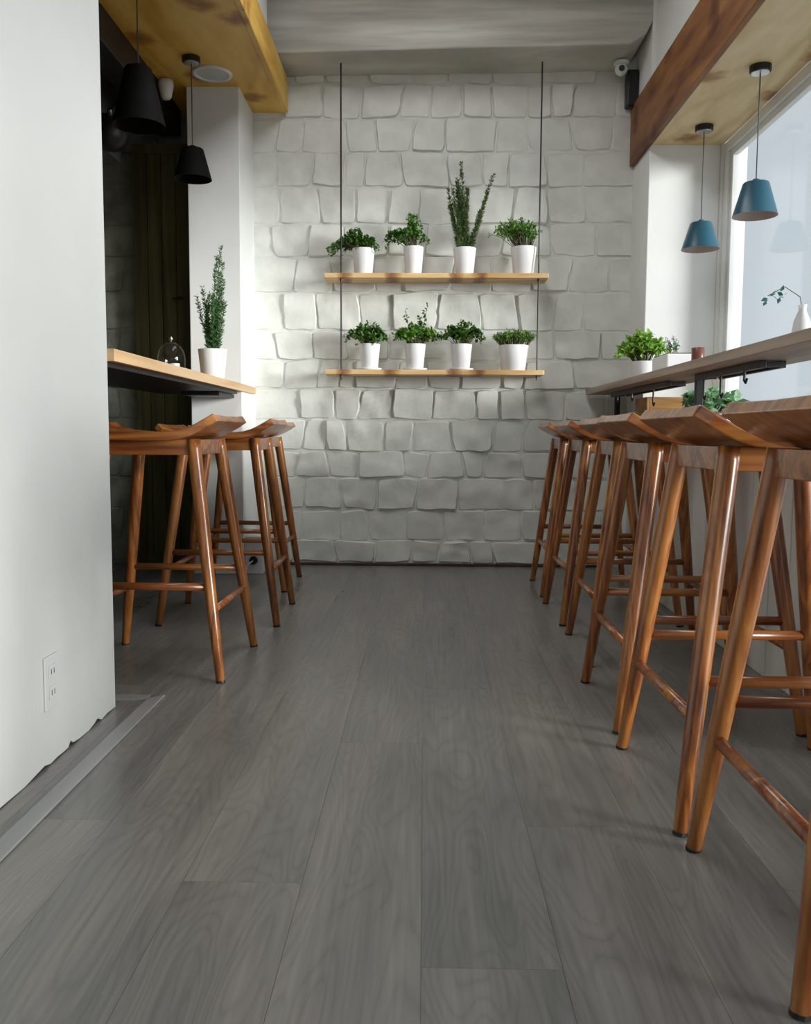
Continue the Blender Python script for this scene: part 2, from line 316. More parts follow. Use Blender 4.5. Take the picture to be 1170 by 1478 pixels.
for ri, js in enumerate(joints):
    zt, zb = Z(rows[ri]), Z(rows[ri+1])
    if ri == 0: zt = 2.80
    if ri == len(joints)-1: zb = 0.012
    left = [-2.15 + 0.22*i + rnd.uniform(-0.03, 0.03) + (0.11 if ri % 2 else 0) for i in range(9)]
    xs = [v for v in left if v < X(352)-0.08] + [X(p) for p in js]
    jz = [rnd.uniform(-0.012, 0.012) for _ in xs]; tl = [rnd.uniform(-0.016, 0.016) for _ in xs]
    for i in range(len(xs)-1):
        a, b = xs[i], xs[i+1]; gp = rnd.uniform(0.0005, 0.003)
        t0, t1 = tl[i], tl[i+1]
        if i == 0 or i == len(xs)-2: t1 = t1 if i == 0 else 0
        q = [(a+gp-t0, zb+gp+jz[i]*0.5), (b-gp-t1, zb+gp+jz[i+1]*0.5), (b-gp+t1, zt-gp+jz[i+1]*0.6), (a+gp+t0, zt-gp+jz[i]*0.6)]
        seed += 1
        dpt = rnd.uniform(0.005, 0.022)
        if xs[i] < X(400): dpt *= 0.45
        if xs[i] > X(800): dpt *= 0.6
        obj('stone', stone_mesh(q, seed*3.7, dpt), 'white_stone' if b > X(352) else 'shaded_stone', wb if b > X(352) else wd, smooth=True)
struct(obj('baseboard_back', B(-0.85, 1.06, YB-0.035, YB-0.02, 0, 0.016), 'baseboard', bevel=0.003))
# ------------------------------------------------------------------ other walls
# near left wall with a chipped lower edge
bm = bmesh.new(); y0, y1 = -3.4, 2.352
pts = [(y0, 0.004)]
for yy in [0.8, 1.2, 1.5, 1.7, 1.80, 1.86, 1.90, 1.93, 1.97, 2.0, 2.03, 2.045, 2.06, 2.10, 2.16, 2.20, 2.22, 2.235, 2.25, 2.29]:
    pts.append((yy, {1.86: 0.006, 1.90: 0.009, 2.03: 0.004, 2.045: 0.016, 2.06: 0.006, 2.20: 0.007, 2.22: 0.013, 2.235: 0.006}.get(yy, rnd.uniform(0.0, 0.005))))
pts += [(y1, 0.002), (y1, ZC), (y0, ZC)]
a = [bm.verts.new((-0.84, y, z)) for y, z in pts]; b = [bm.verts.new((-1.02, y, z)) for y, z in pts]
bm.faces.new(a); bm.faces.new(b[::-1])
for i in range(len(pts)): bm.faces.new((a[i], a[(i+1) % len(pts)], b[(i+1) % len(pts)], b[i]))
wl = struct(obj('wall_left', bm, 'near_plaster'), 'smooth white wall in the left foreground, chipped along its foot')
obj('plinth_gap', B(-1.0, -0.855, y0, y1-0.01, 0, 0.03), 'shadow_gap', wl)
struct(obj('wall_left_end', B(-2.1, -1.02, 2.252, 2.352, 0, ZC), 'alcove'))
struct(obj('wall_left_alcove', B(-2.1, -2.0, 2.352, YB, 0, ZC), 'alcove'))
struct(obj('wall_front', B(-1.2, -0.84, -3.5, -3.4, 0, ZC), 'white_plaster'))
struct(obj('ceiling', B(-2.3, 1.75, -3.5, 5.3, ZC, ZC+0.1), 'ceiling'))
# column with white paint, left
cl = struct(obj('wall_column_left', B(-1.224, -0.956, 4.655, YB+0.01, 0, ZC), 'white_plaster', bevel=0.004), 'plain white column between dark alcove and stone wall')
# pier, right
struct(obj('wall_column_right', B(1.13, 1.49, 4.672, YB+0.01, 0, ZC), 'white_plaster', bevel=0.004), 'white pier beside the window at the right end of the stone wall')
# right wall: upper band above the window, reveal outside window
struct(obj('wall_right', B(1.15, 1.60, -3.4, 4.672, 2.24, ZC), 'white_plaster'), 'white wall band above the plywood soffit on the right')
struct(obj('wall_right_end', B(1.49, 1.60, 4.64, 5.25, 0, 2.24), 'white_plaster'))
struct(obj('wall_right_near', B(1.49, 1.60, -3.4, -0.6, 0, 2.24), 'white_plaster'))
# knee wall below the window with vertical board panels
kw = struct(obj('wall_right_low', B(1.075, 1.60, 1.95, 4.672, 0, 0.70), 'cream'), 'low cream panelled wall under the window behind the right stools')
y = 1.95
while y < 4.6:
    y2 = min(y+0.155, 4.668)
    obj('panel', B(1.06, 1.075, y+0.003, y2-0.003, 0.0, 0.68), 'cream', kw, bevel=0.003); y += 0.155
obj('ledge', B(1.045, 1.49, 1.95, 4.670, 0.70, 0.72), 'cream', kw, bevel=0.003)
# ------------------------------------------------------------------ window
wn = struct(obj('window_1', B(1.50, 1.56, 1.95, 4.64, 0.72, 0.765), 'window_frame', bevel=0.004), 'large white framed shop window on the right')
obj('frame', B(1.50, 1.56, 1.95, 4.64, 2.165, 2.215), 'window_frame', wn, bevel=0.004)
for ya in (1.95, 4.59): obj('mullion', B(1.50, 1.56, ya, ya+0.05, 0.765, 2.165), 'window_frame', wn, bevel=0.004)
for a_, b_ in ((2.00, 4.59),):
    s = obj('sash', B(1.515, 1.545, a_, a_+0.03, 0.765, 2.165), 'window_frame', wn, bevel=0.003)
    obj('sash', B(1.515, 1.545, b_-0.03, b_, 0.765, 2.165), 'window_frame', wn, bevel=0.003)
    obj('sash', B(1.515, 1.545, a_+0.03, b_-0.03, 2.135, 2.165), 'window_frame', wn, bevel=0.003)
    obj('sash', B(1.515, 1.545, a_+0.03, b_-0.03, 0.765, 0.795), 'window_frame', wn, bevel=0.003)
    obj('pane', B(1.528, 1.532, a_+0.03, b_-0.03, 0.795, 2.135), 'glass', wn)
g = struct(obj('pavement', B(1.62, 16, -8, 14, -0.14, -0.10), 'pavement'), 'pale pavement outside the window')
dr = struct(obj('added_door_1', B(1.50, 1.56, -0.6, 1.95, 2.165, 2.215), 'window_frame', bevel=0.004), 'unseen glazed door added beside the camera to let light in low')  # unseen door and side glazing, added so light reaches the left wall's foot
for ya in (-0.6, 0.83, 1.90): obj('jamb', B(1.50, 1.56, ya, ya+0.05, 0, 2.165), 'window_frame', dr, bevel=0.004)
for ya in (-0.55, 0.75): obj('stile', B(1.51, 1.55, ya, ya+0.08, 0.01, 2.16), 'window_frame', dr, bevel=0.004)
for za, zb_ in ((0.01, 0.12), (2.08, 2.16)): obj('rail', B(1.51, 1.55, -0.47, 0.75, za, zb_), 'window_frame', dr, bevel=0.004)
obj('pane', B(1.528, 1.532, -0.47, 0.75, 0.12, 2.08), 'glass', dr)
obj('threshold', B(1.50, 1.56, 0.88, 1.90, 0, 0.05), 'window_frame', dr); obj('pane', B(1.528, 1.532, 0.88, 1.90, 0.05, 2.165), 'glass', dr)
# shopfront behind the camera
struct(obj('wall_front_right', B(1.1, 1.6, -3.5, -3.4, 0, ZC), 'white_plaster'))
struct(obj('wall_front_top', B(-0.84, 1.1, -3.5, -3.4, 2.7, ZC), 'white_plaster'))
w2 = struct(obj('window_2', B(-0.84, 1.1, -3.48, -3.43, 0, 0.06), 'window_frame'))
for xa in (-0.84, 0.1, 1.05): obj('mullion', B(xa, xa+0.05, -3.48, -3.43, 0.06, 2.7), 'window_frame', w2)
obj('pane', B(-0.79, 0.1, -3.457, -3.453, 0.06, 2.7), 'glass', w2); obj('pane', B(0.15, 1.05, -3.457, -3.453, 0.06, 2.7), 'glass', w2)
# ------------------------------------------------------------------ ceiling members
bm = bmesh.new()   # concrete beam, in the x-z outline with a chamfered right corner, slightly skewed in plan
pr = [(-0.98, 2.685), (1.02, 2.712), (1.10, 2.76), (1.135, 2.83), (1.145, ZC), (-0.98, ZC)]
f_ = [bm.verts.new((x, 4.70+0.02*(0-x), z)) for x, z in pr]; k_ = [bm.verts.new((x, YB+0.0, z)) for x, z in pr]
bm.faces.new(f_); bm.faces.new(k_[::-1])
for i in range(len(pr)): bm.faces.new((f_[i], f_[(i+1) % len(pr)], k_[(i+1) % len(pr)], k_[i]))
struct(obj('ceiling_beam', bm, 'concrete', bevel=0.008), 'rough grey board marked concrete beam above the stone wall')
ls = struct(obj('ceiling_soffit_left', B(-1.34, -0.785, 2.36, YB, 2.50, 2.53), 'plywood_amber'), 'amber plywood soffit above the left counter')
struct(obj('trim_3', B(-0.785, -0.758, 2.36, YB-0.03, 2.494, 2.67), 'plywood_amber', bevel=0.003), 'amber wood fascia edging the left soffit')
struct(obj('wall_left_upper', B(-1.30, -0.80, 2.36, 4.60, 2.53, ZC), 'white_plaster'))
struct(obj('ceiling_soffit_right', B(1.135, 1.50, -0.6, 4.672, 2.215, 2.24), 'plywood'), 'pale plywood soffit above the right counter')
struct(obj('trim_4', B(1.105, 1.135, -0.6, YB-0.02, 2.205, 2.515), 'beam_wood', bevel=0.004), 'red brown knotty wooden fascia board above the right counter')
tag(obj('steel_beam', B(-1.46, -1.342, 2.36, 4.98, 2.36, 2.56), 'black_metal', bevel=0.004), 'black steel beam along the dark side of the left soffit', 'beam')
struct(obj('trim_5', B(1.065, 1.128, 4.93, YB-0.03, 2.50, 2.69), 'black_metal', bevel=0.01), 'black notch block in the top right corner of the stone wall')
# ------------------------------------------------------------------ left alcove
dp = thing('shade_panel', 'dark olive plank panel added to hold the shade beside the white column', 'door', (-1.42, 4.93, 0))  # panel added over the alcove wall to keep this part in shade
for i in range(4): obj('board', B(-0.175+0.078*i, -0.10+0.078*i, -0.012, 0.016, 0.02, 2.30), 'panel_wood', dp, bevel=0.003)
obj('stile', B(0.14, 0.19, -0.03, 0.02, 0, 2.34), 'panel_frame', dp, bevel=0.003, label='near black brown stile of the shade panel')
for zz in (0.02, 1.02, 2.25): obj('rail', B(-0.175, 0.14, -0.028, -0.012, zz, zz+0.05), 'panel_wood', dp, bevel=0.003)
bm = bmesh.new(); tube(bm, [(0.09, -0.03, 1.48), (0.09, -0.05, 1.48), (0.045, -0.05, 1.475)], [0.007, 0.007, 0.006]); obj('handle', bm, 'black_metal', dp)
dc = thing('ventilation_duct', 'grey green sheet metal box duct high in the dark alcove', 'duct', (-1.70, 4.62, 2.2))
obj('casing', B(-0.09, 0.05, -0.1, 0.3, 0.0, 0.34), 'duct', dc, bevel=0.006); obj('flange', B(-0.10, 0.06, -0.11, -0.09, 0.30, 0.35), 'duct', dc, bevel=0.004)
obj('hanger', B(-0.06, 0.02, 0.0, 0.03, 0.34, 0.9), 'black_metal', dc)
# ------------------------------------------------------------------ counters
lc = thing('bar_counter', 'honey coloured wooden bar counter along the dark left alcove', 'counter', (-1.15, 3.7, 0.965))
def rel(pts, o): return [(x-o[0], y-o[1]) for x, y in pts]
pl = rel([(-0.943, 2.705), (-0.943, 4.97), (-0.9555, 4.97), (-0.9555, 4.652), (-1.39, 4.652), (-1.39, 2.705)], (-1.15, 3.7))
obj('worktop', prism(bmesh.new(), pl, 0, 0.038), 'counter_wood', lc, bevel=0.002)
obj('underframe', B(-0.215, 0.180, -0.985, 0.90, -0.016, -0.0005), 'black_metal', lc, label='black steel tray under the counter')
obj('bracket', B(-0.03, 0.155, 0.60, 0.945, -0.035, -0.017), 'black_metal', lc)
obj('leg', B(-0.23, -0.19, -0.9, -0.86, -0.965, -0.016), 'black_metal', lc, bevel=0.002)
rc = thing('bar_counter', 'grey brown wooden bar counter under the window on the right', 'counter', (1.0, 3.0, 0.97))
obj('worktop', B(-0.107, 0.128, -2.1, 2.0, 0, 0.031), 'counter_grey', rc, bevel=0.002)
def rack(y0, y1, hooks):
    r = obj('hook_rack', B(-0.02, 0.0, y0, y1, -0.022, -0.0005), 'black_metal', rc, bevel=0.001, label='black steel hook rack under the counter')
    obj('rail', B(0.05, 0.065, y0+0.02, y1-0.05, -0.020, -0.0005), 'black_metal', r)
    for yy in (y0+0.02, (y0+y1)/2, y1-0.03): obj('crossbar', B(0.0, 0.05, yy, yy+0.016, -0.018, -0.002), 'black_metal', r)
    for hy, dx, l in hooks:
        bm = bmesh.new(); tube(bm, [(dx, hy, -0.01), (dx, hy, -l), (dx, hy-0.012, -l-0.008), (dx, hy-0.022, -l+0.004)], 0.0042, 6)
        obj('hook', bm, 'black_metal', r)
rack(-0.35, 0.28, [(0.20, -0.01, 0.085), (0.02, -0.01, 0.085), (-0.2, -0.01, 0.05)])
rack(0.66, 1.75, [(0.9, -0.01, 0.085), (1.30, -0.01, 0.05), (1.62, -0.01, 0.05)])
for yy in (-1.2, 0.45, 1.9):
    b_ = obj('bracket', B(0.04, 0.066, yy, yy+0.03, -0.235, -0.0005), 'black_metal', rc, bevel=0.001)
# ------------------------------------------------------------------ stools
SEATW = 0.205
def make_stool():
    t = thing('bar_stool', 'stool', 'bar stool', group=None)
    # local frame: +x points to the aisle, y along the counter
    prof = [(-0.228, 0.786), (-0.208, 0.771), (-0.17, 0.760), (-0.10, 0.754), (0.0, 0.752), (0.07, 0.753), (0.102, 0.757), (0.130, 0.765), (0.155, 0.777), (0.180, 0.791), (0.207, 0.808)]
    bm = bmesh.new(); th = 0.027; top, bot = [], []
    cols = [-1, -0.96, -0.6, 0, 0.6, 0.96, 1]
    for i, (u, z) in enumerate(prof):
        a = Vector(prof[min(i+1, len(prof)-1)]) - Vector(prof[max(i-1, 0)]); n = Vector((-a.y, a.x)).normalized()
        hw = SEATW * (1.0 if 0 < i < len(prof)-1 else 0.96)
        top.append([bm.verts.new((u, hw*c, z-0.004*(1-c*c) + (0.0 if abs(c) < 1 else -0.003))) for c in cols])
        bot.append([bm.verts.new((u-n.x*th, hw*c*0.985, z-n.y*th)) for c in cols])
    nC = len(cols)
    for i in range(len(prof)-1):
        for j in range(nC-1):
            bm.faces.new((top[i][j], top[i][j+1], top[i+1][j+1], top[i+1][j])); bm.faces.new((bot[i][j], bot[i+1][j], bot[i+1][j+1], bot[i][j+1]))
        bm.faces.new((top[i][0], top[i+1][0], bot[i+1][0], bot[i][0])); bm.faces.new((top[i][-1], bot[i][-1], bot[i+1][-1], top[i+1][-1]))
    for j in range(nC-1):
        bm.faces.new((top[0][j], bot[0][j], bot[0][j+1], top[0][j+1])); bm.faces.new((top[-1][j], top[-1][j+1], bot[-1][j+1], bot[-1][j]))
    s = obj('seat', bm, 'seat_wood', t, bevel=0.003)
    for p in s.data.polygons: p.use_smooth = False
    TX, TY, BX, BY, ZT = 0.135, 0.150, 0.230, 0.230, 0.728
    def legp(sx, sy, z): 
        k = 1-z/ZT; return Vector((sx*(TX+(BX-TX)*k), sy*(TY+(BY-TY)*k), z))
    for sx in (1, -1):
        for sy in (1, -1):
            bm = bmesh.new(); zs = [0.0, 0.004, 0.2, 0.45, 0.70, ZT]; rs = [0.011, 0.0135, 0.0175, 0.0205, 0.0215, 0.0215]
            tube(bm, [legp(sx, sy, z) for z in zs], rs, 12)
            l = obj('leg', bm, 'stool_wood', t, smooth=True)
            bm = bmesh.new(); p = legp(sx, sy, 0); tube(bm, [p + Vector((0, 0, -0.0)), legp(sx, sy, 0.006)], 0.0142, 12); obj('glide', bm, 'black_metal', l, label='black foot glide')
    for sy in (1, -1):
        p, q = legp(1, sy, 0.707), legp(-1, sy, 0.707)
        obj('apron', B(q.x, p.x, p.y-0.011, p.y+0.011, 0.682, 0.729), 'seat_wood', t, bevel=0.002)
        bm = bmesh.new(); tube(bm, [legp(-1, sy, 0.285), legp(1, sy, 0.285)], 0.0115, 10); obj('footrest', bm, 'seat_wood', t, smooth=True)
    for sx in (1, -1):
        p, q = legp(sx, 1, 0.707), legp(sx, -1, 0.707)
        obj('apron', B(p.x-0.011, p.x+0.011, q.y, p.y, 0.682, 0.729), 'seat_wood', t, bevel=0.002)
        bm = bmesh.new(); tube(bm, [legp(sx, -1, 0.215), legp(sx, 1, 0.215)], 0.0115, 10); obj('stretcher', bm, 'seat_wood', t, smooth=True)
    return t
proto = make_stool()
stools = [(-0.833, 2.84, -1.5, 'chestnut bar stool at left counter, nearest the plain white wall'),
          (-0.803, 3.61, 1.0, 'chestnut bar stool at left counter, middle one of the three'),
          (-0.885, 4.365, -1.0, 'chestnut bar stool at left counter, farthest and nearest the stone wall'),
          (0.722, 1.33, 180, 'chestnut bar stool cut off by the right edge, nearest the camera'),
          (0.712, 1.857, 181, 'chestnut bar stool, second from the camera along the right counter'),
          (0.722, 2.42, 180, 'chestnut bar stool, third from the camera along the right counter'),
          (0.772, 3.06, 179, 'chestnut bar stool, fourth from the camera along the right counter'),
          (0.775, 3.68, 180.5, 'chestnut bar stool, fifth from the camera along the right counter'),
          (0.785, 4.295, 179, 'chestnut bar stool, farthest of the right row beside the stone wall')]
for i, (x, y, rz, lab) in enumerate(stools):
    g_ = 'bar stools at the left counter' if i < 3 else 'bar stools at the right counter'
    if i == 0: proto.location = (x, y, 0); proto.rotation_euler = (0, 0, R(rz)); proto['label'] = lab; o = proto
    else: o = dup(proto, (x, y, 0), R(rz), lab)
    o['group'] = g_
# ------------------------------------------------------------------ hanging shelves
def shelf(zt, x0, x1, lab):
    t = thing('hanging_shelf', lab, 'shelf', ((x0+x1)/2, 4.92, zt), group='hanging pine shelves'); w = (x1-x0)/2
    obj('board', B(-w, w, -0.09, 0.085, -0.026, 0), 'shelf_wood', t, bevel=0.003)
    for cx_ in (-0.455, 0.603):
        bm = bmesh.new(); lathe(bm, [(0.007, -0.040), (0.007, -0.026)], 10, (cx_-(x0+x1)/2, -0.068, 0), True, True); obj('cable_stop', bm, 'black_metal', t)
shelf(1.606, -0.545, 0.655, 'upper pine shelf hung on black cables before the stone wall')
shelf(1.094, -0.545, 0.640, 'lower pine shelf hung on black cables before the stone wall')
for cx0, lab in ((-0.455, 'thin black cable carrying the left end of both pine shelves'), (0.603, 'thin black cable carrying the right end of both pine shelves')):
    bm = bmesh.new(); tube(bm, [(cx0, 4.852, 1.04), (cx0, 4.852, 1.6), (cx0, 4.852, 2.695)], 0.0042, 8)
    o = obj('shelf_cable', bm, 'black_metal'); tag(o, lab, 'cable', 'shelf cables')
# ------------------------------------------------------------------ potted plants
def leaf(bm, p, d, n, l, w, fold=0.15):
    s = d.cross(n).normalized(); n = s.cross(d).normalized(); P = Vector(p)
    a = bm.verts.new(P); b = bm.verts.new(P + d*l*0.45 + s*w/2 + n*fold*w); c = bm.verts.new(P + d*l); e = bm.verts.new(P + d*l*0.45 - s*w/2 + n*fold*w); m = bm.verts.new(P + d*l*0.5)
    bm.faces.new((a, b, m)); bm.faces.new((b, c, m)); bm.faces.new((c, e, m)); bm.faces.new((e, a, m))
def rv(r, up=0.0):
    v = Vector((r.gauss(0, 1), r.gauss(0, 1), r.gauss(0, 1)+up)); return v.normalized()
def pot(t, r, h, z0=0.0, saucer=False, wide=1.0, mat='ceramic'):
    if saucer:
        bm = bmesh.new(); lathe(bm, [(0.0, 0), (r*1.02, 0), (r*1.18, 0.012), (r*1.14, 0.012), (r*0.98, 0.004), (0, 0.004)], 28, (0, 0, 0)); obj('saucer', bm, 'ceramic', t, smooth=True)
        z0 = 0.004
    bm = bmesh.new(); lathe(bm, [(0.0, z0), (r*0.75, z0), (r*0.78, z0+0.003), (r, z0+h), (r*0.95, z0+h+0.001), (r*0.92, z0+h-0.015), (0.0, z0+h-0.016)], 32); o = obj('pot', bm, mat, t, smooth=False)
    for p in o.data.polygons: p.use_smooth = True
    o.modifiers.new('e', 'EDGE_SPLIT').split_angle = R(35)
    bm = bmesh.new(); lathe(bm, [(0.0, z0+h-0.014), (r*0.915, z0+h-0.014)], 20); obj('soil', bm, 'soil', t)
    return z0+h-0.014
def bushy(t, z, stems, leafn, ll, lw, mat, seed, spread, height, droop=0.0, bias=(0, 0), r0=0.03, clamp_back=None):
    r = random.Random(seed); bs = bmesh.new(); bl = bmesh.new(); stems = int(stems*1.35); spread = (spread[0]*1.14, spread[1]); height *= 1.22; ll *= 1.08; lw *= 1.08
    for i in range(stems):
        a = r.uniform(0, 2*math.pi); k = math.sqrt(r.random()); h = height*r.uniform(0.65, 1.0)*(1-0.35*k)
        p0 = Vector((math.cos(a)*r0*k, math.sin(a)*r0*k, z))
        end = Vector((math.cos(a)*spread[0]*k+bias[0]*r.uniform(0.3, 1), math.sin(a)*spread[1]*k+bias[1], z+h-droop*k))
        if clamp_back is not None: end.y = min(end.y, clamp_back)
        mid = p0.lerp(end, 0.55) + Vector((0, 0, 0.25*h+droop*0.5*k))
        P = [p0, p0.lerp(mid, .5), mid, mid.lerp(end, 0.55)+Vector((0, 0, 0.01)), end]
        tube(bs, P, [0.0016, 0.0015, 0.0013, 0.001, 0.0008], 4)
        for j in range(leafn):
            q = r.uniform(0.35, 1.0)*(len(P)-1); i0 = min(int(q), len(P)-2); p = P[i0].lerp(P[i0+1], q-i0) + rv(r)*ll*0.35
            d = rv(r, 0.35); d.y -= 0.15; d.normalize()
            leaf(bl, p, d, (Vector((0, -0.35, 1))+rv(r)*0.7).normalized(), ll*r.uniform(0.6, 1.15), lw*r.uniform(0.7, 1.15))
    obj('stems', bs, 'stem', t); return obj('foliage', bl, mat, t)
def rosemary(t, z, branches, mat, seed, needle=0.022, dens=420, wid=0.0052):
    # branches: list of (base xy, tip xyz)
    r = random.Random(seed); bs = bmesh.new(); bl = bmesh.new()
    for b0, tip in branches:
        p0 = Vector((b0[0], b0[1], z)); tp = Vector(tip); mid = p0.lerp(tp, 0.5) + Vector((r.uniform(-.008, .008), r.uniform(-.006, .006), 0))
        P = [p0, p0.lerp(mid, .5), mid, mid.lerp(tp, .5), tp]; tube(bs, P, [0.0026, 0.0022, 0.0018, 0.0014, 0.0008], 5)
        L = (tp-p0).length; ax = (tp-p0).normalized()
        for j in range(int(dens*L)):
            q = r.uniform(0.06, 1.0)*(len(P)-1); i0 = min(int(q), len(P)-2); p = P[i0].lerp(P[i0+1], q-i0)
            s = ax.cross(rv(r)).normalized(); d = (ax*r.uniform(0.5, 1.1) + s).normalized()
            leaf(bl, p, d, rv(r), needle*r.uniform(0.7, 1.1)*(1.2-0.4*q/4), wid, 0.1)
    obj('stems', bs, 'stem', t); obj('foliage', bl, mat, t)
GP = 'white pots of herbs on the hanging shelves'
def P0(lab, px, zt): return thing('potted_plant', lab, 'potted plant', ((px-612.5)*4.90/1280, 4.905, zt), group=GP)
ZU, ZL = 1.606, 1.094
t = P0('leftmost pot on the upper shelf, dark small leaved herb trailing left', 524, ZU); z = pot(t, 0.062, 0.138)
bushy(t, z, 58, 15, 0.019, 0.015, 'leaf_dark', 1, (0.13, 0.055), 0.105, 0.08, (-0.10, -0.01), 0.035, 0.06)
t = P0('second pot on the upper shelf, leafy parsley climbing to the right', 595, ZU); z = pot(t, 0.055, 0.148)
bushy(t, z, 30, 16, 0.021, 0.017, 'leaf_dark', 2, (0.105, 0.05), 0.13, 0.05, (-0.09, -0.01), 0.03, 0.06)
r_ = random.Random(5); bs = bmesh.new(); bl = bmesh.new()
for i in range(9):
    tip = Vector((r_.uniform(-0.03, 0.045), r_.uniform(-0.03, 0.02), z+r_.uniform(0.12, 0.19))); tube(bs, [(0, 0, z), (tip.x*0.4, 0, z+0.07), tip], [0.0017, 0.0013, 0.0008], 4)
    for j in range(16): leaf(bl, Vector((0, 0, z)).lerp(tip, r_.uniform(0.4, 1.03))+rv(r_)*0.008, rv(r_, 0.3), rv(r_, 1), 0.022, 0.018)
obj('stems', bs, 'stem', t); obj('foliage', bl, 'leaf_mid', t)
t = P0('third pot on the upper shelf, tall rosemary with two upright sprays', 667, ZU); z = pot(t, 0.062, 0.142)
br = []
r_ = random.Random(11)
for i in range(13): a_ = r_.uniform(-1, 1); br.append(((a_*0.02-0.012, r_.uniform(-.02, .02)), (-0.058+0.05*a_+0.02, r_.uniform(-0.04, 0.03), z+r_.uniform(0.26, 0.46)*(1-0.15*abs(a_)))))
br += [((0.0, 0.0), (-0.025, 0, z+0.47)), ((-0.02, 0.0), (-0.095, 0, z+0.33)), ((-0.01, 0), (-0.085, -0.02, z+0.22)), ((0.02, 0.0), (0.15, -0.01, z+0.40)), ((0.02, 0.01), (0.125, 0.0, z+0.33)), ((0.03, 0.0), (0.10, -0.02, z+0.25)), ((0.02, 0), (0.07, 0.01, z+0.18))]
rosemary(t, z, br, 'leaf_olive', 3, 0.024, 700)
t = P0('rightmost pot on the upper shelf, feathery fan shaped herb', 750, ZU); z = pot(t, 0.070, 0.146)
bushy(t, z, 60, 16, 0.022, 0.008, 'leaf_mid', 4, (0.12, 0.055), 0.155, 0.02, (-0.085, -0.01), 0.045, 0.06)
t = P0('leftmost pot on the lower shelf, broad leaved basil leaning out', 533, ZL); z = pot(t, 0.058, 0.138, saucer=True)
bushy(t, z, 30, 12, 0.026, 0.021, 'leaf_dark', 6, (0.115, 0.05), 0.12, 0.06, (-0.02, -0.01), 0.03, 0.06)
t = P0('second pot on the lower shelf, bushy herb with two tall shoots', 598, ZL); z = pot(t, 0.058, 0.138, saucer=True)
bushy(t, z, 44, 13, 0.022, 0.018, 'leaf_mid', 7, (0.115, 0.05), 0.13, 0.05, (0.0, -0.01), 0.03, 0.06)
r_ = random.Random(9); bs = bmesh.new(); bl = bmesh.new()
for tx in (-0.055, 0.065, 0.03):
    tip = Vector((tx, -0.01, z+(0.20 if tx < 0.06 else 0.215) - (0.04 if tx == 0.03 else 0))); tube(bs, [(0, 0, z), (tx*0.6, 0, z+0.09), tip], [0.0018, 0.0014, 0.0008], 4)
    for j in range(22): leaf(bl, Vector((tx*0.6, 0, z+0.09)).lerp(tip, r_.uniform(0, 1.05))+rv(r_)*0.006, rv(r_, 0.3), rv(r_, 1), 0.021, 0.014)
obj('stems', bs, 'stem', t); obj('foliage', bl, 'leaf_olive', t)
t = P0('third pot on the lower shelf, leafy mint between bushy herb and squat pot', 664, ZL); z = pot(t, 0.058, 0.138, saucer=True)
bushy(t, z, 40, 13, 0.024, 0.019, 'leaf_dark', 8, (0.125, 0.05), 0.12, 0.045, (0.0, -0.01), 0.03, 0.06)
t = P0('rightmost wide squat pot on the lower shelf, dense thyme cushion', 738, ZL); z = pot(t, 0.083, 0.136)
bushy(t, z, 110, 12, 0.017, 0.006, 'leaf_mid', 9, (0.115, 0.065), 0.085, 0.0, (0, -0.01), 0.07, 0.06)
# rosemary on the left counter
t = thing('potted_plant', 'tall rosemary in a grey white pot on the left counter by the column', 'potted plant', (-1.035, 4.35, 1.003)); z = pot(t, 0.070, 0.15)
br = []; r_ = random.Random(21)
for i in range(15):
    a_ = r_.uniform(-1, 1); br.append(((a_*0.025, r_.uniform(-.02, .02)), (a_*0.068+0.01, r_.uniform(-0.05, 0.05), z+r_.uniform(0.20, 0.40)*(1-0.2*abs(a_-0.3)))))
br += [((0.0, 0.0), (0.045, 0, z+0.505)), ((0.01, 0.0), (0.05, 0.02, z+0.43)), ((0.0, 0.0), (0.03, -0.02, z+0.45)), ((0.0, 0), (-0.075, 0.0, z+0.27))]
rosemary(t, z, br, leafm('green_rosemary_leaves', (0.03, 0.10, 0.03), (0.13, 0.30, 0.10)), 22, 0.024, 620)  # greener leaf tone for the counter rosemary
# glass cloche on left counter
t = thing('glass_cloche', 'small clear glass cloche on the left counter', 'cloche', (-1.03, 3.62, 1.003))
bm = bmesh.new(); lathe(bm, [(0.052, 0.008), (0.055, 0.012), (0.055, 0.05), (0.050, 0.075), (0.037, 0.096), (0.018, 0.108), (0.004, 0.112)], 28); obj('dome', bm, 'glass', t, smooth=True)
bm = bmesh.new(); lathe(bm, [(0.0015, 0.112), (0.004, 0.118), (0.008, 0.125), (0.004, 0.134), (0.0, 0.135)], 14); obj('knob', bm, 'steel', t, smooth=True)
bm = bmesh.new(); lathe(bm, [(0, 0), (0.062, 0), (0.064, 0.006), (0.058, 0.008), (0, 0.008)], 28); obj('tray', bm, 'ceramic', t, smooth=True)
t2 = thing('tea_light', 'tiny white tea light under the glass cloche', 'candle', (-1.01, 3.60, 1.0115)); bm = bmesh.new(); lathe(bm, [(0, 0), (0.018, 0), (0.019, 0.016), (0.016, 0.016), (0.0, 0.013)], 18); obj('cup', bm, 'ceramic', t2, smooth=True)
bm = bmesh.new(); tube(bm, [(0, 0, 0.012), (0, 0, 0.022)], 0.001, 5); obj('wick', bm, 'black_metal', t2)
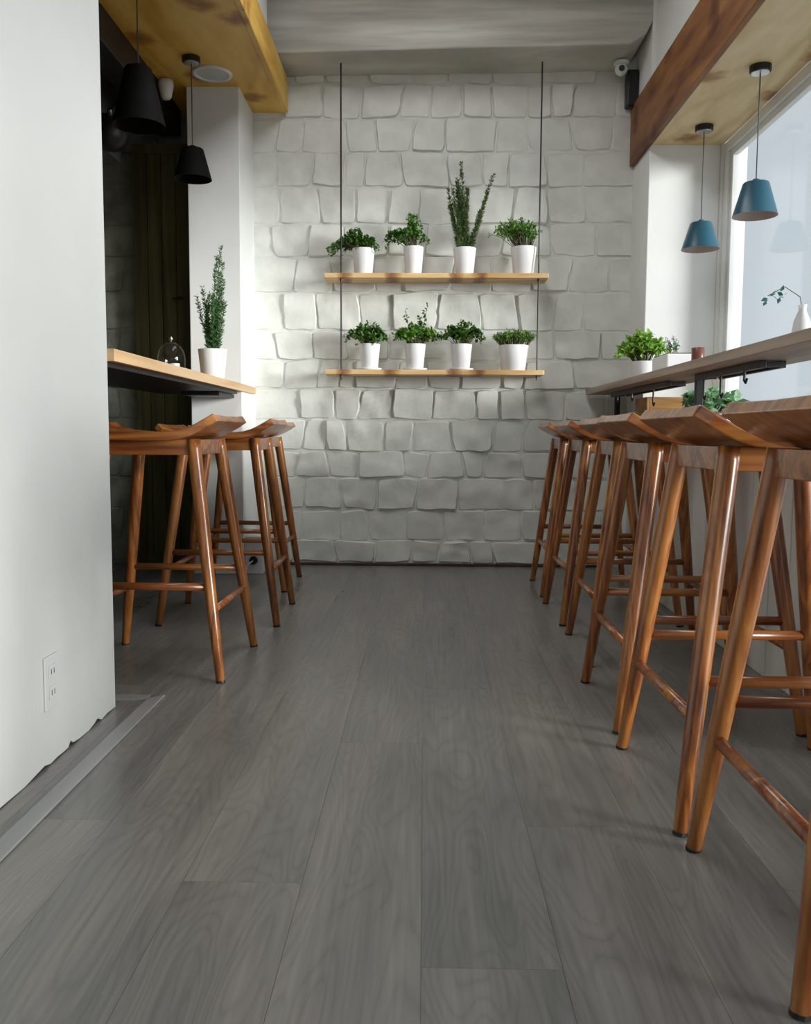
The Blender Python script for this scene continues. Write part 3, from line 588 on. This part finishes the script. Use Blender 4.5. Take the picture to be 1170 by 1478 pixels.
# right counter items
t = thing('potted_plant', 'bright green plant in a white pot on the right counter by the pier', 'potted plant', (1.055, 4.36, 1.002)); z = pot(t, 0.066, 0.10)
bushy(t, z, 60, 14, 0.026, 0.022, 'leaf_bright', 31, (0.12, 0.08), 0.15, 0.05, (-0.015, 0.0), 0.04)
t = thing('planter_box', 'oblong white planter behind the edge of the right counter', 'planter', (1.055, 3.86, 1.002))
bm = bmesh.new(); prism(bm, [(-0.055, -0.12), (0.055, -0.12), (0.055, 0.12), (-0.055, 0.12)], 0, 0.085); o = obj('box', bm, 'ceramic', t, bevel=0.006)
bm = B(-0.047, 0.047, -0.112, 0.112, 0.0855, 0.089); obj('soil', bm, 'soil', t)
r_ = random.Random(41); bs = bmesh.new(); bl = bmesh.new(); bf = bmesh.new()
for i in range(10):
    p = Vector((r_.uniform(-.035, .035), r_.uniform(-.09, .09), 0.088)); tip = p + Vector((r_.uniform(-.03, .03), r_.uniform(-.03, .03), r_.uniform(0.03, 0.075))); tube(bs, [p, p.lerp(tip, .5), tip], 0.0012, 4)
    for j in range(5): leaf(bl, p.lerp(tip, r_.uniform(0.2, .9)), rv(r_, .4), rv(r_, 1), 0.018, 0.012)
    for j in range(6): leaf(bf, tip, rv(r_, .5), rv(r_, 1), 0.016, 0.013)
obj('stems', bs, 'stem', t); obj('foliage', bl, 'leaf_pale', t); obj('flowers', bf, 'ceramic', t, label='small white flowers')
t = thing('candle_glass', 'dark red candle glass on the right counter', 'candle', (1.02, 3.38, 1.002))
bm = bmesh.new(); lathe(bm, [(0, 0), (0.021, 0), (0.024, 0.004), (0.024, 0.072), (0.0215, 0.074), (0.0215, 0.05), (0, 0.05)], 24); obj('glass', bm, 'terracotta', t, smooth=True)
bm = bmesh.new(); tube(bm, [(0, 0, 0.05), (0, 0, 0.060)], 0.001, 5); obj('wick', bm, 'black_metal', t)
t = thing('sprig_vase', 'slim white vase with a thin teal leaved sprig on the right counter', 'vase', (1.06, 2.56, 1.002))
bm = bmesh.new(); lathe(bm, [(0, 0), (0.022, 0), (0.028, 0.03), (0.022, 0.07), (0.010, 0.10), (0.012, 0.115), (0.008, 0.115), (0.006, 0.10), (0, 0.09)], 22); obj('vase', bm, 'ceramic', t, smooth=True)
bs = bmesh.new(); bl = bmesh.new(); tube(bs, [(0, 0, 0.10), (0.0, 0.02, 0.14), (-0.04, 0.03, 0.17), (-0.085, 0.035, 0.145)], 0.0012, 5); r_ = random.Random(51)
for j in range(12): leaf(bl, Vector((-0.03, 0.02, 0.16)).lerp(Vector((-0.09, 0.035, 0.135)), r_.random()) + rv(r_)*0.012, rv(r_, 0.0), rv(r_, 1), 0.020, 0.012)
obj('sprig', bs, 'stem', t); obj('foliage', bl, leafm('teal_leaves', (0.05, 0.20, 0.18), (0.12, 0.34, 0.30)), t)
# ledge items below the counter
t = thing('potted_plant', 'leafy pale green and dark green plant on the ledge under the right counter', 'potted plant', (1.27, 4.02, 0.722))
bm = bmesh.new(); lathe(bm, [(0, 0), (0.06, 0), (0.062, 0.003), (0.078, 0.11), (0.084, 0.11), (0.084, 0.13), (0.074, 0.13), (0.072, 0.115), (0, 0.115)], 28); obj('pot', bm, 'terracotta', t, smooth=True)
bm = bmesh.new(); lathe(bm, [(0, 0.118), (0.0725, 0.118)], 20); obj('soil', bm, 'soil', t)
bushy(t, 0.117, 26, 9, 0.046, 0.036, 'leaf_pale', 61, (0.125, 0.10), 0.11, 0.06, (0, 0), 0.05)
t = thing('wooden_crate', 'amber wooden crate on the ledge at the far end of the right counter', 'crate', (1.20, 4.53, 0.722))
for i in range(3):
    obj('slat', B(-0.10, 0.10, -0.12, -0.108, 0.004+0.072*i, 0.070+0.072*i), 'crate_wood', t, bevel=0.002); obj('slat', B(-0.10, 0.10, 0.108, 0.12, 0.004+0.072*i, 0.070+0.072*i), 'crate_wood', t, bevel=0.002)
    obj('slat', B(-0.112, -0.10, -0.12, 0.12, 0.004+0.072*i, 0.070+0.072*i), 'crate_wood', t, bevel=0.002); obj('slat', B(0.10, 0.112, -0.12, 0.12, 0.004+0.072*i, 0.070+0.072*i), 'crate_wood', t, bevel=0.002)
for sx in (-1, 1):
    for sy in (-1, 1): obj('post', B(sx*0.09-0.01, sx*0.09+0.01, sy*0.098-0.01, sy*0.098+0.01, 0.0, 0.215), 'crate_wood', t)
obj('base', B(-0.10, 0.10, -0.108, 0.108, 0.004, 0.014), 'crate_wood', t)
# ------------------------------------------------------------------ pendant lamps
def pendant(lab, x, y, zc, zt, zb, rb, mat, group, rt=None, canopy=0.042):
    t = thing('pendant_lamp', lab, 'lamp', (x, y, zc), group=group); rt = rt or rb*0.58
    bm = bmesh.new(); lathe(bm, [(0, 0), (canopy, 0), (canopy, -0.022), (canopy-0.004, -0.026), (0, -0.026)], 28); c = obj('canopy', bm, 'black_metal', t, smooth=False)
    bm = bmesh.new(); lathe(bm, [(0, -0.0265), (canopy-0.006, -0.0265), (canopy-0.008, -0.029), (0, -0.029)], 24); obj('canopy_cap', bm, 'steel', c)
    bm = bmesh.new(); tube(bm, [(0, 0, -0.026), (0, 0, zt-zc+0.012)], 0.0026, 8); obj('cord', bm, 'cord', t)
    a, b = zt-zc, zb-zc
    bm = bmesh.new(); lathe(bm, [(0.0, a+0.014), (0.012, a+0.014), (0.014, a), (rt-0.004, a), (rt, a-0.004), (rb, b)], 40); s = obj('shade', bm, mat, t)
    for p in s.data.polygons: p.use_smooth = True
    s.modifiers.new('e', 'EDGE_SPLIT').split_angle = R(35)
    bm = bmesh.new(); lathe(bm, [(rb, b), (rb-0.003, b), (rt-0.004, a-0.006), (0, a-0.006)], 40); s2 = obj('shade_lining', bm, 'shade_inside' if mat == 'blue_shade' else 'black_shade', t)
    for p in s2.data.polygons: p.use_smooth = True
    bm = bmesh.new(); lathe(bm, [(0.0, a-0.006), (0.014, a-0.006), (0.014, a-0.045), (0.022, a-0.06), (0.026, a-0.08), (0.018, a-0.10), (0, a-0.106)], 20); obj('bulb', bm, 'white_plastic', t, smooth=True)
GB, GK = 'blue pendant lamps over the right counter', 'black pendant lamps over the left counter'
pendant('teal blue pendant lamp over the right counter, nearer to the camera', 1.325, 3.70, 2.215, 1.763, 1.632, 0.088, 'blue_shade', GB)
pendant('teal blue pendant lamp over the right counter, farther one before the pier', 1.318, 4.39, 2.215, 1.765, 1.640, 0.089, 'blue_shade', GB)
pendant('smaller black pendant lamp hanging before the white column', -1.105, 4.30, 2.50, 2.085, 1.945, 0.088, 'black_shade', GK)
pendant('large black pendant lamp nearer the camera over the left counter', -1.135, 3.60, 2.50, 2.175, 1.955, 0.102, 'black_shade', GK, 0.052)
t = thing('ceiling_downlight', 'flat round white downlight in the amber plywood soffit', 'light', (-1.05, 4.48, 2.50))
bm = bmesh.new(); lathe(bm, [(0.075, 0), (0.098, 0), (0.096, -0.010), (0.078, -0.010), (0.075, -0.006)], 40); obj('ring', bm, 'white_plastic', t, smooth=True)
bm = bmesh.new(); lathe(bm, [(0, -0.001), (0.076, -0.001), (0.076, -0.006), (0, -0.006)], 40); obj('diffuser', bm, 'diffuser', t)
t = thing('spotlight', 'small white cone spotlight hung under the black steel beam', 'light', (-1.30, 4.56, 2.50))
bm = bmesh.new(); lathe(bm, [(0.012, 0.0), (0.036, -0.006), (0.038, -0.03), (0.026, -0.085), (0.018, -0.095), (0.0, -0.096)], 24); obj('shade', bm, 'white_plastic', t, smooth=True)
bm = bmesh.new(); lathe(bm, [(0, 0.0), (0.02, 0.0), (0.02, -0.008), (0, -0.008)], 16); obj('mount', bm, 'black_metal', t)
t = thing('spotlight', 'round black spotlight high in the dark alcove by the near wall', 'light', (-1.53, 4.40, 2.36))
bm = bmesh.new(); tube(bm, [(0.13, 0, 0.04), (0.06, 0, 0.0), (0.0, 0, -0.09)], 0.012, 8); obj('arm', bm, 'black_metal', t)
bm = bmesh.new(); lathe(bm, [(0.0, 0.09), (0.05, 0.078), (0.080, 0.04), (0.088, 0.0), (0.080, -0.04), (0.05, -0.075), (0, -0.088)], 28, (0, 0, -0.17)); obj('head', bm, 'black_metal', t, smooth=True)
bm = bmesh.new(); tube(bm, [(0.02, -0.055, -0.10), (0.03, -0.085, -0.085)], [0.014, 0.010], 10); obj('knob', bm, 'steel', t)
# security camera
t = thing('security_camera', 'small white dome security camera with black lens under the concrete beam', 'camera', (1.02, 4.88, 2.705))
bm = bmesh.new(); lathe(bm, [(0, 0.0), (0.040, 0.0), (0.040, -0.012), (0.028, -0.018), (0, -0.018)], 24); obj('base', bm, 'white_plastic', t, smooth=True)
bm = bmesh.new(); lathe(bm, [(0.0, 0.032), (0.018, 0.028), (0.030, 0.012), (0.034, 0.0), (0.028, -0.02), (0.014, -0.032), (0, -0.034)], 24, (0, 0, -0.036)); h = obj('housing', bm, 'white_plastic', t, smooth=True)
bm = bmesh.new(); tube(bm, [(0, -0.02, -0.040), (-0.006, -0.040, -0.046)], [0.017, 0.014], 16); obj('lens', bm, 'black_metal', t)
# outlet on the near wall
t = thing('wall_outlet', 'white double power outlet low on the near left wall', 'outlet', (-0.84, 1.94, 0.19))
obj('plate', B(0, 0.005, -0.036, 0.036, -0.06, 0.06), 'near_plaster', t, bevel=0.002)
for zz in (0.024, -0.024):
    f = obj('socket', B(0.005, 0.007, -0.018, 0.018, zz-0.015, zz+0.015), 'near_plaster', t, bevel=0.001)
    for yy in (-0.007, 0.007): obj('slot', B(0.0068, 0.0075, yy-0.0012, yy+0.0012, zz-0.006, zz+0.006), 'shadow_gap', f)
# low box with plug beside column
t = thing('socket_box', 'low white floor box with a black plug beside the white column', 'socket', (-0.905, 4.86, 0))
obj('box', B(-0.048, 0.045, -0.19, 0.13, 0, 0.20), 'white_plaster', t, bevel=0.004)
bm = bmesh.new(); tube(bm, [(0.0, -0.19, 0.075), (0.0, -0.215, 0.075)], 0.022, 14); obj('plug', bm, 'black_metal', t)
bm = bmesh.new(); tube(bm, [(0.0, -0.21, 0.075), (-0.02, -0.235, 0.06), (-0.04, -0.235, 0.02), (-0.06, -0.22, 0.004)], 0.004, 6); obj('plug_cord', bm, 'white_plastic', t)
